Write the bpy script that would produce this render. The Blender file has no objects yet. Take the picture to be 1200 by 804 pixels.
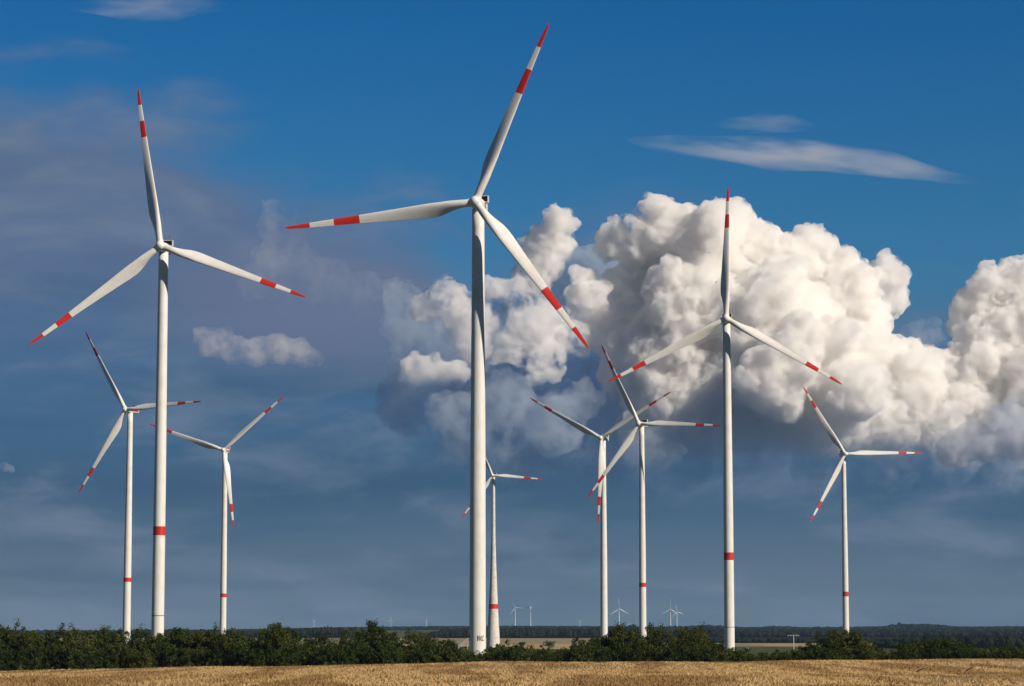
import bpy, bmesh, math, random
import numpy as np
from mathutils import Vector, Matrix, noise

# ------------------------------------------------------------------ camera, world, sun, exposure
SC = bpy.context.scene
COL = SC.collection
R = math.radians
F = 3000.0                       # focal length in pixels of the 1200 px wide photograph
PITCH = math.atan(343 / F)
cam = bpy.data.cameras.new('camera'); cam.sensor_width = 36; cam.lens = F * 36 / 1200
cam.clip_start = 0.5; cam.clip_end = 90000
co = bpy.data.objects.new('camera', cam); COL.objects.link(co)
co.location = (0, 0, 0); co.rotation_euler = (R(90) + PITCH, 0, 0)
SC.camera = co
SUN_AZ, SUN_EL = R(124), R(32)   # azimuth from +Y towards +X
SUN_STRENGTH, SKY_STRENGTH = 5.0, 0.07
SC.view_settings.view_transform = 'Standard'; SC.view_settings.look = 'None'
SC.view_settings.exposure = 0.0; SC.view_settings.gamma = 1.0; SC.view_settings.use_curve_mapping = False
SC.cycles.use_denoising = True
SC.cycles.max_bounces = 30; SC.cycles.diffuse_bounces = 3; SC.cycles.volume_bounces = 28
SC.cycles.transparent_max_bounces = 24
SC.cycles.volume_step_rate = .2; SC.cycles.volume_max_steps = 400

class NT:
    """tiny helper to write node trees"""
    def __init__(s, tree): s.t = tree; s.t.nodes.clear()
    def n(s, typ, ins=None, **kw):
        nd = s.t.nodes.new(typ)
        for k, v in kw.items(): setattr(nd, k, v)
        for k, v in (ins or {}).items():
            if isinstance(v, bpy.types.NodeSocket): s.t.links.new(v, nd.inputs[k])
            else: nd.inputs[k].default_value = v
        return nd
    def m(s, op, a, b=0.0, c=0.0, clamp=False):
        nd = s.t.nodes.new('ShaderNodeMath'); nd.operation = op; nd.use_clamp = clamp
        for i, v in enumerate((a, b, c)):
            if isinstance(v, bpy.types.NodeSocket): s.t.links.new(v, nd.inputs[i])
            else: nd.inputs[i].default_value = v
        return nd.outputs[0]
    def ramp(s, fac, stops, interp='LINEAR'):
        nd = s.t.nodes.new('ShaderNodeValToRGB'); nd.color_ramp.interpolation = interp
        s.t.links.new(fac, nd.inputs[0]); el = nd.color_ramp.elements
        el[0].position, el[0].color = stops[0][0], col4(stops[0][1])
        el[1].position, el[1].color = stops[-1][0], col4(stops[-1][1])
        for p, c in stops[1:-1]:
            e = el.new(p); e.color = col4(c)
        return nd.outputs[0]
    def mix(s, f, a, b, mode='MIX'):
        nd = s.t.nodes.new('ShaderNodeMix'); nd.data_type = 'RGBA'; nd.blend_type = mode
        for i, v in ((0, f), (6, a), (7, b)):
            if isinstance(v, bpy.types.NodeSocket): s.t.links.new(v, nd.inputs[i])
            else: nd.inputs[i].default_value = v if i == 0 else col4(v)
        return nd.outputs[2]
    def smooth(s, v, a, b):
        nd = s.t.nodes.new('ShaderNodeMapRange'); nd.interpolation_type = 'SMOOTHSTEP'
        s.t.links.new(v, nd.inputs[0]); nd.inputs[1].default_value = a; nd.inputs[2].default_value = b
        return nd.outputs[0]

def col4(c):
    if isinstance(c, (int, float)): return (c, c, c, 1)
    return tuple(c) if len(c) == 4 else (*c, 1)
def srgb(r, g, b):
    f = lambda v: (v / 255 / 12.92) if v <= 10 else ((v / 255 + .055) / 1.055) ** 2.4
    return (f(r), f(g), f(b))

def build_world():
    w = bpy.data.worlds.new('World'); SC.world = w; w.use_nodes = True
    N = NT(w.node_tree)
    sky = N.n('ShaderNodeTexSky', sky_type='NISHITA'); sky.sun_disc = False
    sky.sun_elevation = SUN_EL; sky.sun_rotation = SUN_AZ
    sky.air_density = 1.0; sky.dust_density = 0.6; sky.ozone_density = 3.0; sky.altitude = 100
    tc = N.n('ShaderNodeTexCoord')
    sep = N.n('ShaderNodeSeparateXYZ', {0: tc.outputs['Generated']})
    x, y, z = sep.outputs
    az = N.m('ARCTAN2', x, y)                                         # 0 straight ahead, + to the right
    hyp = N.m('SQRT', N.m('ADD', N.m('MULTIPLY', x, x), N.m('MULTIPLY', y, y)))
    el = N.m('ARCTAN2', z, hyp)
    # clear air: the photograph's polarised deep blue
    clear = N.mix(1.0, sky.outputs[0], N.ramp(N.m('MULTIPLY', el, 4.0, clamp=True),
                 [(0, CLEAR[0]), (.35, CLEAR[1]), (.62, CLEAR[2]), (1, CLEAR[3])]), 'MULTIPLY')
    # layered grey-blue stratus deck under and beside the cumulus
    deckc = N.ramp(N.m('MULTIPLY', el, 5.0, clamp=True),
        [(0, srgb(93, 117, 130)), (.10, srgb(88, 111, 129)), (.2, srgb(73, 102, 126)), (.29, srgb(55, 90, 121)),
         (.36, srgb(60, 97, 130)), (.5, srgb(66, 103, 139)), (.72, srgb(86, 109, 144)), (1, srgb(93, 114, 146))])
    v = N.n('ShaderNodeCombineXYZ', {0: N.m('MULTIPLY', az, 9.0), 1: N.m('MULTIPLY', el, 26.0)})
    n1 = N.n('ShaderNodeTexNoise', {'Vector': v.outputs[0], 'Scale': 1.5, 'Detail': 9.0, 'Roughness': .55, 'Distortion': .35})
    v2 = N.n('ShaderNodeCombineXYZ', {0: N.m('MULTIPLY', az, 5.0), 1: N.m('MULTIPLY', el, 40.0), 2: 3.7})
    n2 = N.n('ShaderNodeTexNoise', {'Vector': v2.outputs[0], 'Scale': 1.5, 'Detail': 5.0, 'Roughness': .5})
    # pinkish lighter veils and darker bands inside the deck
    lift = N.smooth(n1.outputs[0], .45, .68)
    deck = N.mix(N.m('MULTIPLY', lift, .6), deckc, srgb(114, 130, 152))
    dark = N.m('MULTIPLY', N.smooth(n2.outputs[0], .45, .66), N.m('MULTIPLY_ADD', N.smooth(el, .10, .17), -.33, .45))
    deck = N.mix(dark, deck, srgb(49, 84, 115))
    # a paler violet-grey sheet between the two nearest turbines
    q = N.m('ADD', N.m('POWER', N.m('DIVIDE', N.m('ADD', az, .075), .075), 2.0), N.m('POWER', N.m('DIVIDE', N.m('SUBTRACT', el, .128), .030), 2.0))
    sheet_f = N.m('MULTIPLY', N.smooth(N.m('ADD', q, N.m('MULTIPLY', n1.outputs[0], 1.2)), 2.0, .5), .75)
    deck = N.mix(sheet_f, deck, srgb(104, 116, 144))
    # top of the deck: high on the left, low behind the cumulus on the right
    top = N.ramp(N.m('MULTIPLY_ADD', az, 2.0, .5, clamp=True), [(0, .213), (.17, .212), (.24, .200), (.30, .185), (.36, .170), (.5, .150), (.60, .162), (.70, .16), (.77, .122), (.84, .125), (1, .11)])
    d = N.m('SUBTRACT', N.m('ADD', top, N.m('MULTIPLY', N.m('SUBTRACT', n1.outputs[0], .5), .085)), el)
    mask = N.smooth(d, -.018, .03)
    sk = N.n('ShaderNodeMixRGB')
    scaled = N.n('ShaderNodeVectorMath', {0: clear, 'Scale': SKY_STRENGTH}, operation='SCALE').outputs[0]
    body = N.mix(mask, scaled, deck)
    N.t.nodes.remove(sk)
    # unseen sky overhead and behind, darkened on purpose to weaken the fill light
    over = N.smooth(el, .30, .60)
    back = N.smooth(N.m('ABSOLUTE', az), .6, 1.4)
    dim = N.m('MAXIMUM', over, back)
    body = N.mix(dim, body, DIMMED_SKY)
    bg = N.n('ShaderNodeBackground', {0: body, 1: 1.0})
    # keep the sky strength in the Background's own range: colours above are divided by it
    N.t.links.remove(bg.inputs[0].links[0])
    div = N.n('ShaderNodeVectorMath', {0: body, 'Scale': 1 / SKY_STRENGTH}, operation='SCALE').outputs[0]
    N.t.links.new(div, bg.inputs[0]); bg.inputs[1].default_value = SKY_STRENGTH
    out = N.n('ShaderNodeOutputWorld', {0: bg.outputs[0]})
    w.cycles.sampling_method = 'MANUAL'; w.cycles.sample_map_resolution = 256
CLEAR = [(.4, .6, .75), (.27, .63, .85), (.20, .63, .91), (.065, .54, .95)]
DIMMED_SKY = srgb(42, 66, 98)
build_world()

sl = bpy.data.lights.new('sun', 'SUN'); sl.energy = SUN_STRENGTH; sl.angle = R(.53); sl.color = (1, .89, .755)
so = bpy.data.objects.new('sun', sl); COL.objects.link(so); so.location = (400, -300, 400)
sd = Vector((math.sin(SUN_AZ) * math.cos(SUN_EL), math.cos(SUN_AZ) * math.cos(SUN_EL), math.sin(SUN_EL)))
so.rotation_euler = sd.to_track_quat('Z', 'Y').to_euler()

# ------------------------------------------------------------------ helpers
def ray(px, py):
    """direction (with y = 1) of a pixel of the photograph"""
    u = (402 - py) / F; c, s = math.cos(PITCH), math.sin(PITCH)
    dy = c - u * s; dz = s + u * c
    return Vector(((px - 600) / F / dy, 1, dz / dy))
def at(px, py, Y): return ray(px, py) * Y

def tag(o, label=None, cat=None, group=None, kind=None):
    for k, v in (('label', label), ('category', cat), ('group', group), ('kind', kind)):
        if v: o[k] = v
    return o
def link(name, me, parent=None, mats=()):
    o = bpy.data.objects.new(name, me); COL.objects.link(o)
    if parent: o.parent = parent
    for m in mats:
        me.materials.append(m)
    return o
def empty(name, loc=(0, 0, 0)):
    o = bpy.data.objects.new(name, None); COL.objects.link(o); o.location = loc; o.empty_display_size = 1
    return o
def mesh_np(name, V, faces_n, n_per):
    """mesh from numpy: V (n,3), faces (m, n_per)"""
    me = bpy.data.meshes.new(name)
    V = np.asarray(V, np.float32); Fc = np.asarray(faces_n, np.int32)
    me.vertices.add(len(V)); me.vertices.foreach_set('co', V.ravel())
    me.loops.add(Fc.size); me.loops.foreach_set('vertex_index', Fc.ravel())
    me.polygons.add(len(Fc)); me.polygons.foreach_set('loop_start', np.arange(len(Fc), dtype=np.int32) * n_per)
    me.polygons.foreach_set('loop_total', np.full(len(Fc), n_per, np.int32))
    me.update(calc_edges=True); me.validate()
    return me
def bm_mesh(name, bm, smooth=True, angle=40):
    bmesh.ops.recalc_face_normals(bm, faces=bm.faces)
    me = bpy.data.meshes.new(name); 
    for f in bm.faces: f.smooth = smooth
    if smooth:
        for e in bm.edges:
            if len(e.link_faces) == 2 and e.calc_face_angle(0) > R(angle): e.smooth = False
    bm.to_mesh(me); bm.free(); return me
def box(bm, c, s, M=None):
    r = bmesh.ops.create_cube(bm, size=1)['verts']
    T = Matrix.Translation(c) @ Matrix.Diagonal((*s, 1))
    if M: T = M @ T
    bmesh.ops.transform(bm, matrix=T, verts=r); return r
def tube(bm, a, b, ra, rb=None, seg=8, cap=True):
    a, b = Vector(a), Vector(b); rb = ra if rb is None else rb
    q = (b - a).to_track_quat('Z', 'Y').to_matrix().to_4x4()
    r = bmesh.ops.create_cone(bm, cap_ends=cap, segments=seg, radius1=ra, radius2=rb, depth=(b - a).length)['verts']
    bmesh.ops.transform(bm, matrix=Matrix.Translation((a + b) / 2) @ q, verts=r); return r

def mat(name, rough=.6, spec=.3):
    m = bpy.data.materials.new(name); m.use_nodes = True
    N = NT(m.node_tree); p = N.n('ShaderNodeBsdfPrincipled', {'Roughness': rough, 'Specular IOR Level': spec})
    N.n('ShaderNodeOutputMaterial', {0: p.outputs[0]})
    return m, N, p
def painted(name, c, rough=.45, var=.08, scale=.25, streak=(1, 1, .12), spec=.35):
    """paint with faint vertical dirt streaks and patches"""
    m, N, p = mat(name, rough, spec)
    tc = N.n('ShaderNodeTexCoord')
    mp = N.n('ShaderNodeMapping', {0: tc.outputs['Object'], 'Scale': streak})
    n1 = N.n('ShaderNodeTexNoise', {'Vector': mp.outputs[0], 'Scale': scale * 6, 'Detail': 5.0})
    n2 = N.n('ShaderNodeTexNoise', {'Vector': tc.outputs['Object'], 'Scale': scale, 'Detail': 4.0})
    f = N.m('MULTIPLY', N.m('ADD', n1.outputs[0], n2.outputs[0]), .5)
    dirt = tuple(v * (1 - 3 * var) * k for v, k in zip(c, (1, .96, .88)))
    N.t.links.new(N.ramp(f, [(.35, dirt), (.55, c)]), p.inputs['Base Color'])
    return m
def flat(name, c, rough=.6, spec=.3, metal=0):
    m, N, p = mat(name, rough, spec); p.inputs['Base Color'].default_value = col4(c); p.inputs['Metallic'].default_value = metal
    return m

M_white = painted('turbine_white', (.78, .77, .74), .42, .032)
M_conc = painted('concrete_white', (.70, .67, .62), .75, .10, .35)
M_red = painted('signal_red', (.62, .025, .012), .5, .07, .4)
M_nac = painted('nacelle_white', (.74, .73, .70), .5, .06)
M_black = flat('radiator_black', (.012, .012, .014), .6)
M_dark = flat('dark_seal', (.06, .06, .065), .7)
M_text = flat('lettering_black', (.015, .015, .018), .6)
M_metal = flat('galvanised_steel', (.62, .63, .64), .45, .5, .3)
M_bark = painted('bark', (.075, .055, .038), .9, .2, 1.5)
M_far = painted('far_turbine_white', (.78, .78, .76), .5, .04)

# ------------------------------------------------------------------ terrain
PY = [(-200, -1.6), (0, -1.7), (60, -1.8), (100, -1.95), (135, -2.12), (152, -2.3), (170, -2.9), (190, -3.5), (215, -3.62), (250, -3.58),
      (290, -3.4), (330, -3.3), (360, -3.6), (420, -5.0), (500, -7.5), (600, -9.0), (760, -8.6), (980, -7.0), (1415, -8.3), (2000, -11),
      (2460, -12.5), (3000, -12), (3500, -10.0), (4000, -7.2), (4400, -5), (5000, -1), (6500, 6), (9000, 17), (14000, 30), (21000, 30), (22000, 30)]
PYx = np.array([p[0] for p in PY], float); PYz = np.array([p[1] for p in PY], float)
def smooth_prof(y):
    y = np.asarray(y, float); o = 0
    w = np.clip(np.abs(y) * .035, 3, 120)
    for k, g in ((-1, .25), (-.5, .25), (0, .0), (.5, .25), (1, .25)):
        o = o + g * np.interp(y + k * w, PYx, PYz)
    return o
CX = np.array([-600, -300, -40, 200, 600.]); CZ = np.array([-1.35, -.72, -.2, -.1, .25])
def ground_z(x, y):
    x = np.asarray(x, float); y = np.asarray(y, float)
    z = smooth_prof(y)
    u = x / np.maximum(y, 60) * 3000
    crest = np.interp(u, CX, CZ) * np.clip((y - 170) / 150, 0, 1) * np.clip((560 - y) / 180, 0, 1)
    z = z + crest
    near = np.clip((y - 20) / 80, 0, 1) * np.clip((600 - y) / 200, 0, 1)
    z = z + near * (.05 * np.sin(x * .13 + y * .02 + 1) + .04 * np.sin(x * .31 - y * .05) + .03 * np.sin(y * .21 + x * .05))
    far = np.clip((y - 5000) / 3000, 0, 1)
    z = z + far * (7 * np.sin(x / 900. + .6) + 4 * np.sin(x / 370. + 2.2) - 2)
    # the slightly higher grassy rise left of the middle tower, 2 km out
    z = z + 15.5 * np.exp(-(((x + 120) / 95.) ** 2)) * np.exp(-(((y - 1900) / 260.) ** 2)) * 0
    return z
def gz(x, y): return float(ground_z(x, y))

def field_material():
    m, N, p = mat('stubble_straw', .9, .1)
    tc = N.n('ShaderNodeTexCoord'); P = tc.outputs['Object']
    n1 = N.n('ShaderNodeTexNoise', {'Vector': P, 'Scale': 3.0, 'Detail': 8.0, 'Roughness': .7})
    mp = N.n('ShaderNodeMapping', {0: P, 'Rotation': (0, 0, R(-14)), 'Scale': (.35, .012, 1)})
    n2 = N.n('ShaderNodeTexNoise', {'Vector': mp.outputs[0], 'Scale': 1.0, 'Detail': 5.0, 'Roughness': .65})
    mp3 = N.n('ShaderNodeMapping', {0: P, 'Scale': (.02, .05, 1)})
    n3 = N.n('ShaderNodeTexNoise', {'Vector': mp3.outputs[0], 'Scale': 1.0, 'Detail': 4.0})
    c = N.ramp(n1.outputs[0], [(.3, (.24, .155, .07)), (.5, (.36, .24, .11)), (.72, (.48, .335, .165))])
    c = N.mix(N.m('MULTIPLY', N.smooth(n2.outputs[0], .42, .62), .55), c, (.20, .115, .045))
    c = N.mix(N.m('MULTIPLY', N.smooth(n3.outputs[0], .5, .68), .4), c, (.45, .33, .18))
    n4 = N.n('ShaderNodeTexNoise', {'Vector': N.n('ShaderNodeMapping', {0: P, 'Scale': (.03, .02, 1), 'Location': (3, 8, 0)}).outputs[0], 'Scale': 1.0, 'Detail': 5.0})
    c = N.mix(N.m('MULTIPLY', N.smooth(n4.outputs[0], .58, .7), .5), c, (.12, .12, .035))      # weeds
    N.t.links.new(c, p.inputs['Base Color'])
    b = N.n('ShaderNodeBump', {'Height': n1.outputs[0], 'Strength': .8, 'Distance': .15})
    N.t.links.new(b.outputs[0], p.inputs['Normal'])
    return m
def land_material(name, a, b, cc, sc=.01):
    m, N, p = mat(name, .95, .05)
    P = N.n('ShaderNodeTexCoord').outputs['Object']
    n1 = N.n('ShaderNodeTexNoise', {'Vector': P, 'Scale': sc, 'Detail': 8.0, 'Roughness': .65})
    mp = N.n('ShaderNodeMapping', {0: P, 'Scale': (sc * .6, sc * .1, 1)})
    n2 = N.n('ShaderNodeTexNoise', {'Vector': mp.outputs[0], 'Scale': 1.0, 'Detail': 4.0})
    c = N.ramp(n1.outputs[0], [(.3, a), (.55, b), (.75, cc)])
    c = N.mix(N.m('MULTIPLY', N.smooth(n2.outputs[0], .4, .65), .5), c, cc)
    N.t.links.new(c, p.inputs['Base Color']); return m
M_straw = field_material()
M_meadow = land_material('meadow_grass', (.035, .05, .015), (.06, .075, .025), (.11, .11, .04), .03)
M_pale = land_material('far_harvested_field', (.20, .17, .09), (.25, .21, .12), (.30, .25, .14), .006)
M_gold = land_material('far_golden_field', (.32, .23, .10), (.38, .28, .13), (.42, .32, .16), .01)
M_floor = land_material('forest_floor', (.010, .016, .008), (.016, .024, .010), (.025, .032, .014), .02)
M_soil = land_material('track_soil', (.025, .015, .008), (.04, .024, .012), (.055, .034, .018), 1.2)

def sheet(name, ys, us, mats, pick=None, zoff=0.):
    """grid in y and x = u*width(y)"""
    ys = np.array(ys, float); us = np.array(us, float)
    half = np.maximum(np.abs(ys) * .36, 130) + 40
    X = us[None, :] * half[:, None]; Y = np.repeat(ys[:, None], len(us), 1)
    Z = ground_z(X, Y) + zoff
    V = np.stack([X, Y, Z], -1).reshape(-1, 3); n = len(us)
    i = (np.arange(len(ys) - 1)[:, None] * n + np.arange(n - 1)[None, :]).ravel()
    me = mesh_np(name, V, np.stack([i, i + 1, i + n + 1, i + n], 1), 4)
    me.polygons.foreach_set('use_smooth', np.ones(len(i), bool))
    o = link(name, me, None, mats)
    if pick:
        c = V[i] ; me.polygons.foreach_set('material_index', np.array([pick(*q) for q in c], np.int32))
    tag(o, kind='structure'); return o
us = np.linspace(-1, 1, 161)
ys1 = np.unique(np.concatenate([np.linspace(-200, 60, 20), np.linspace(60, 430, 190)]))
sheet('stubble_field', ys1, np.linspace(-1, 1, 241), [M_straw])
ys2 = np.unique(np.concatenate([np.linspace(430, 1500, 70), np.linspace(1500, 5200, 140), np.linspace(5200, 21000, 60)]))
def pick_land(x, y, z):
    u = x / max(y, 1) * 3000 + 600
    if (y > 2560 and u > 1020) or (y > 3500 and u > 762) or y > 4480 and not (430 < u < 505): return 3
    if 2900 < y < 3350: return 2 if math.sin(x * .013 + 2) > -.4 else 1
    if 3350 <= y < 4480: return 1
    if y > 4480: return 0
    if 2350 < y < 2900 and 600 < u < 720: return 2
    return 0
sheet('meadow_land', ys2, us, [M_meadow, M_pale, M_gold, M_floor], pick_land)

# wheel tracks pressed across the far swell, as narrow soil strips
def track(pts, w):
    V, Fc = [], []
    n = 60
    for i in range(n + 1):
        t = i / n * (len(pts) - 1); k = min(int(t), len(pts) - 2); f = t - k
        x = pts[k][0] * (1 - f) + pts[k + 1][0] * f; y = pts[k][1] * (1 - f) + pts[k + 1][1] * f
        for s in (-1, 1):
            xx = x + s * w * (.8 + .3 * math.sin(i * 1.7)); V.append((xx, y, gz(xx, y) + .006))
    for i in range(n): Fc.append((2 * i, 2 * i + 1, 2 * i + 3, 2 * i + 2))
    o = link('wheel_track', mesh_np('wheel_track', V, Fc, 4), None, [M_soil]); tag(o, kind='structure')
TRACKS = [[(38.7, 249), (42.6, 268), (46.8, 286)], [(43.7, 250), (48.2, 270), (52.9, 290)]]
for tr in TRACKS: track(tr, .17)

# straw stubble standing on the field: uncountable, one object
def stubble():
    rng = np.random.default_rng(5)
    out = []
    for (y0, y1, n, h) in ((88, 215, 230000, .13), (215, 350, 220000, .17)):
        y = y0 + (y1 - y0) * rng.random(n)
        x = (rng.random(n) * 2 - 1) * (y * .23 + 6)
        # rows running obliquely away
        row = .35; d = x * math.cos(R(14)) - y * math.sin(R(14)); d2 = np.round(d / row) * row
        x = x + (d2 - d) * .8
        dens = np.array([noise.noise((a * .06, b * .03, 0)) for a, b in zip(x[::1], y[::1])])
        dens2 = np.array([noise.noise((a * .35 - b * .09, b * .012, 5)) for a, b in zip(x, y)])
        keep = rng.random(n) < .72 + (.25 if y0 < 200 else .7) * dens + .6 * dens2
        for tr in TRACKS:
            tx = np.interp(y, [p[1] for p in tr], [p[0] for p in tr]); keep &= ~((np.abs(x - tx) < .38) & (y > tr[0][1]) & (y < tr[-1][1]))
        x, y = x[keep], y[keep]; m = len(x)
        hh = h * (.45 + .8 * rng.random(m)) * (1 + .5 * dens[keep]); w = (.011 + .014 * rng.random(m)) * (1.0 if y0 < 200 else 1.9)
        a = rng.random(m) * 3.14; lx = rng.normal(0, .08, m); ly = rng.normal(0, .08, m)
        z = ground_z(x, y) - .01
        A = np.stack([x - np.cos(a) * w, y - np.sin(a) * w, z], 1); B = np.stack([x + np.cos(a) * w, y + np.sin(a) * w, z], 1)
        C = np.stack([x + lx + np.cos(a) * w * .6, y + ly, z + hh], 1); D = np.stack([x + lx - np.cos(a) * w * .6, y + ly, z + hh * .92], 1)
        out.append(np.stack([A, B, C, D], 1).reshape(-1, 3))
    V = np.concatenate(out); n = len(V) // 4
    me = mesh_np('stubble', V, np.arange(n * 4).reshape(-1, 4), 4)
    m, N, p = mat('straw_stalk', .85, .15)
    g = N.n('ShaderNodeNewGeometry')
    c = N.ramp(g.outputs['Random Per Island'], [(0, (.42, .275, .12)), (.5, (.50, .34, .155)), (1, (.58, .42, .21))])
    P = N.n('ShaderNodeTexCoord').outputs['Object']
    n3 = N.n('ShaderNodeTexNoise', {'Vector': N.n('ShaderNodeMapping', {0: P, 'Rotation': (0, 0, R(-14)), 'Scale': (.22, .016, 1)}).outputs[0], 'Scale': 1.0, 'Detail': 4.0})
    c = N.mix(N.m('MULTIPLY', N.smooth(n3.outputs[0], .47, .55), .8), c, (.225, .13, .05))
    N.t.links.new(c, p.inputs['Base Color'])
    o = link('stubble', me, None, [m]); tag(o, kind='stuff', label='golden cereal stubble standing over the harvested field', cat='stubble')
stubble()

# ------------------------------------------------------------------ wind turbines
def blade_mesh(cuts, Rb=74.5):
    st = [(0, 2.6, 1.0), (.02, 2.9, 1.0), (.05, 3.1, .97), (.09, 3.7, .78), (.13, 4.7, .58), (.17, 5.5, .44), (.21, 5.8, .36), (.26, 5.6, .31),
          (.34, 4.9, .27), (.44, 4.2, .24), (.55, 3.5, .22), (.6, 3.2, .21), (.73, 2.55, .19), (.86, 1.9, .17), (.92, 1.55, .16), (.96, 1.2, .15), (.985, .8, .14), (1, .2, .14)]
    sr = [s[0] for s in st]
    rs = sorted(set([round(v, 4) for v in list(np.linspace(0, .3, 22)) + list(np.linspace(.3, .95, 26)) + [.96, .97, .98, .985, .99, .995, 1.0] + cuts]))
    n = 28; V = []; Fc = []; mi = []
    for r in rs:
        ch = np.interp(r, sr, [s[1] for s in st]); th = np.interp(r, sr, [s[2] for s in st])
        k = min(1, max(0, (r - .05) / .14)); k = k * k * (3 - 2 * k)               # circle -> aerofoil
        beta = R(np.interp(r, [0, .1, .25, .5, .75, 1], [36, 34, 26, 14, 8, 5]))
        for i in range(n):
            a = 2 * math.pi * i / n
            xc = .5 + .5 * math.cos(a)                                            # 1 = leading edge
            s_ = 1 if math.sin(a) >= 0 else -1
            q = 1 - xc
            foil = 5 * th * (.2969 * math.sqrt(max(q, 0)) - .126 * q - .3516 * q * q + .2843 * q ** 3 - .1036 * q ** 4)
            foil = foil * (1.12 if s_ > 0 else .82)
            yc = (1 - k) * .5 * math.sin(a) * th + k * foil * s_
            piv = .5 * (1 - k) + .68 * k
            X = (xc - piv) * ch; Y = yc * ch
            V.append((X * math.cos(beta) + Y * math.sin(beta), -X * math.sin(beta) + Y * math.cos(beta), 1.2 + r * (Rb - 1.2)))
    for j in range(len(rs) - 1):
        mid = (rs[j] + rs[j + 1]) / 2
        red = (cuts[0] < mid < cuts[1]) or mid > cuts[2]
        for i in range(n):
            Fc.append((j * n + i, j * n + (i + 1) % n, (j + 1) * n + (i + 1) % n, (j + 1) * n + i)); mi.append(1 if red else 0)
    me = mesh_np('blade', V, Fc, 4); me.materials.append(M_white); me.materials.append(M_red)
    me.polygons.foreach_set('material_index', np.array(mi, np.int32)); me.polygons.foreach_set('use_smooth', np.ones(len(Fc), bool))
    bm = bmesh.new(); bm.from_mesh(me); bmesh.ops.holes_fill(bm, edges=bm.edges, sides=40); bmesh.ops.recalc_face_normals(bm, faces=bm.faces); bm.to_mesh(me); bm.free()
    return me
BLADE = blade_mesh([.685, .79, .893])
BLADE_WIDE = blade_mesh([.60, .737, .866])
FARBLADE = BLADE.copy(); FARBLADE.name = 'far_blade'; FARBLADE.materials.clear(); FARBLADE.materials.append(M_far); FARBLADE.materials.append(M_far)

def lathe(bm, prof, seg=40):
    """profile list (axial, radius) revolved about Y"""
    rings = []
    for a, r in prof:
        rings.append([bm.verts.new((r * math.cos(2 * math.pi * i / seg), a, r * math.sin(2 * math.pi * i / seg))) for i in range(seg)])
    for p, q in zip(rings, rings[1:]):
        for i in range(seg): bm.faces.new((p[i], p[(i + 1) % seg], q[(i + 1) % seg], q[i]))
    bm.faces.new(rings[0]); bm.faces.new(rings[-1])
def hub_mesh():
    bm = bmesh.new()
    lathe(bm, [(-2.9, .15), (-2.85, .5), (-2.65, 1.0), (-2.2, 1.55), (-1.5, 2.0), (-.6, 2.2), (.6, 2.25), (1.5, 2.2), (1.9, 2.05)])
    for k in range(3):        # collars where the blades enter
        a = R(90 + 120 * k); d = Vector((math.cos(a), 0, math.sin(a))); tube(bm, d * 1.0, d * 2.75, 1.75, 1.62, 28)
    return bm_mesh('hub', bm, True, 50)
HUB = hub_mesh()
def nacelle_mesh():
    bm = bmesh.new()
    # lofted housing from rotor neck to the tail, local y pointing downwind
    secs = [(1.7, 1.6, 1.6, -.0), (2.6, 2.0, 2.0, 0), (4.2, 2.15, 2.1, 0), (14.6, 2.15, 2.0, .1), (15.4, 1.9, 1.7, .15)]
    rings = []
    for y, w, h, zo in secs:
        rg = []
        for i in range(28):
            a = 2 * math.pi * i / 28; e = .42
            cx = math.copysign(abs(math.cos(a)) ** e, math.cos(a)); sz = math.copysign(abs(math.sin(a)) ** e, math.sin(a))
            rg.append(bm.verts.new((cx * w, y, sz * h + zo)))
        rings.append(rg)
    for p, q in zip(rings, rings[1:]):
        for i in range(28): bm.faces.new((p[i], p[(i + 1) % 28], q[(i + 1) % 28], q[i]))
    bm.faces.new(rings[0]); bm.faces.new(rings[-1])
    return bm_mesh('nacelle', bm, True, 35)
NAC = nacelle_mesh()
def simple(name, fn, smooth=False):
    bm = bmesh.new(); fn(bm); return bm_mesh(name, bm, smooth)
def rad_frame(bm):
    box(bm, (-2.75, 12.4, 3.0), (.35, 1.5, 2.6)); box(bm, (2.75, 12.4, 3.0), (.35, 1.5, 2.6))
    box(bm, (0, 12.4, 4.35), (5.85, 1.5, .22)); box(bm, (0, 12.4, 1.98), (5.1, 1.5, .2))
RADF = simple('cooler_frame', rad_frame)
def rad_core(bm):
    box(bm, (0, 12.4, 3.15), (5.12, .7, 2.12))
    for i in range(11): box(bm, (-2.3 + i * .46, 11.98, 3.15), (.06, .14, 2.1))
RADC = simple('radiator', rad_core)
def mast_fn(bm):
    tube(bm, (1.3, 12.4, 4.45), (1.3, 12.4, 6.8), .09); tube(bm, (.95, 12.4, 6.5), (1.65, 12.4, 6.5), .06)
MAST = simple('wind_vane', mast_fn)
def beacon_fn(bm):
    tube(bm, (-.6, 12.4, 4.45), (-.6, 12.4, 6.4), .09); tube(bm, (-.6, 12.4, 6.38), (-.6, 12.4, 6.75), .16, .12)
BEACON = simple('warning_light', beacon_fn)
def stripe_fn(sd):
    def f(bm):
        box(bm, (sd * 2.16, 8.6, -.3), (.05, 11.0, 1.3)); box(bm, (sd * 2.16, 13.6, .8), (.05, 1.2, .92))
    return f
def logo_fn(sd):              # open ring mark on the nacelle side
    def f(bm):
        pts = [(sd * 2.17, 9.3 + .95 * math.cos(R(a)), .1 + 1.25 * math.sin(R(a))) for a in range(35, 330, 14)] 
        pts = [(sd * 2.17, 10.0, -.5), (sd * 2.17, 9.7, .3)] + pts
        for p, q in zip(pts, pts[1:]): tube(bm, p, q, .12, seg=6)
    return f
STRIPES = [simple('red_stripe', stripe_fn(-1)), simple('red_stripe', stripe_fn(1))]
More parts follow.
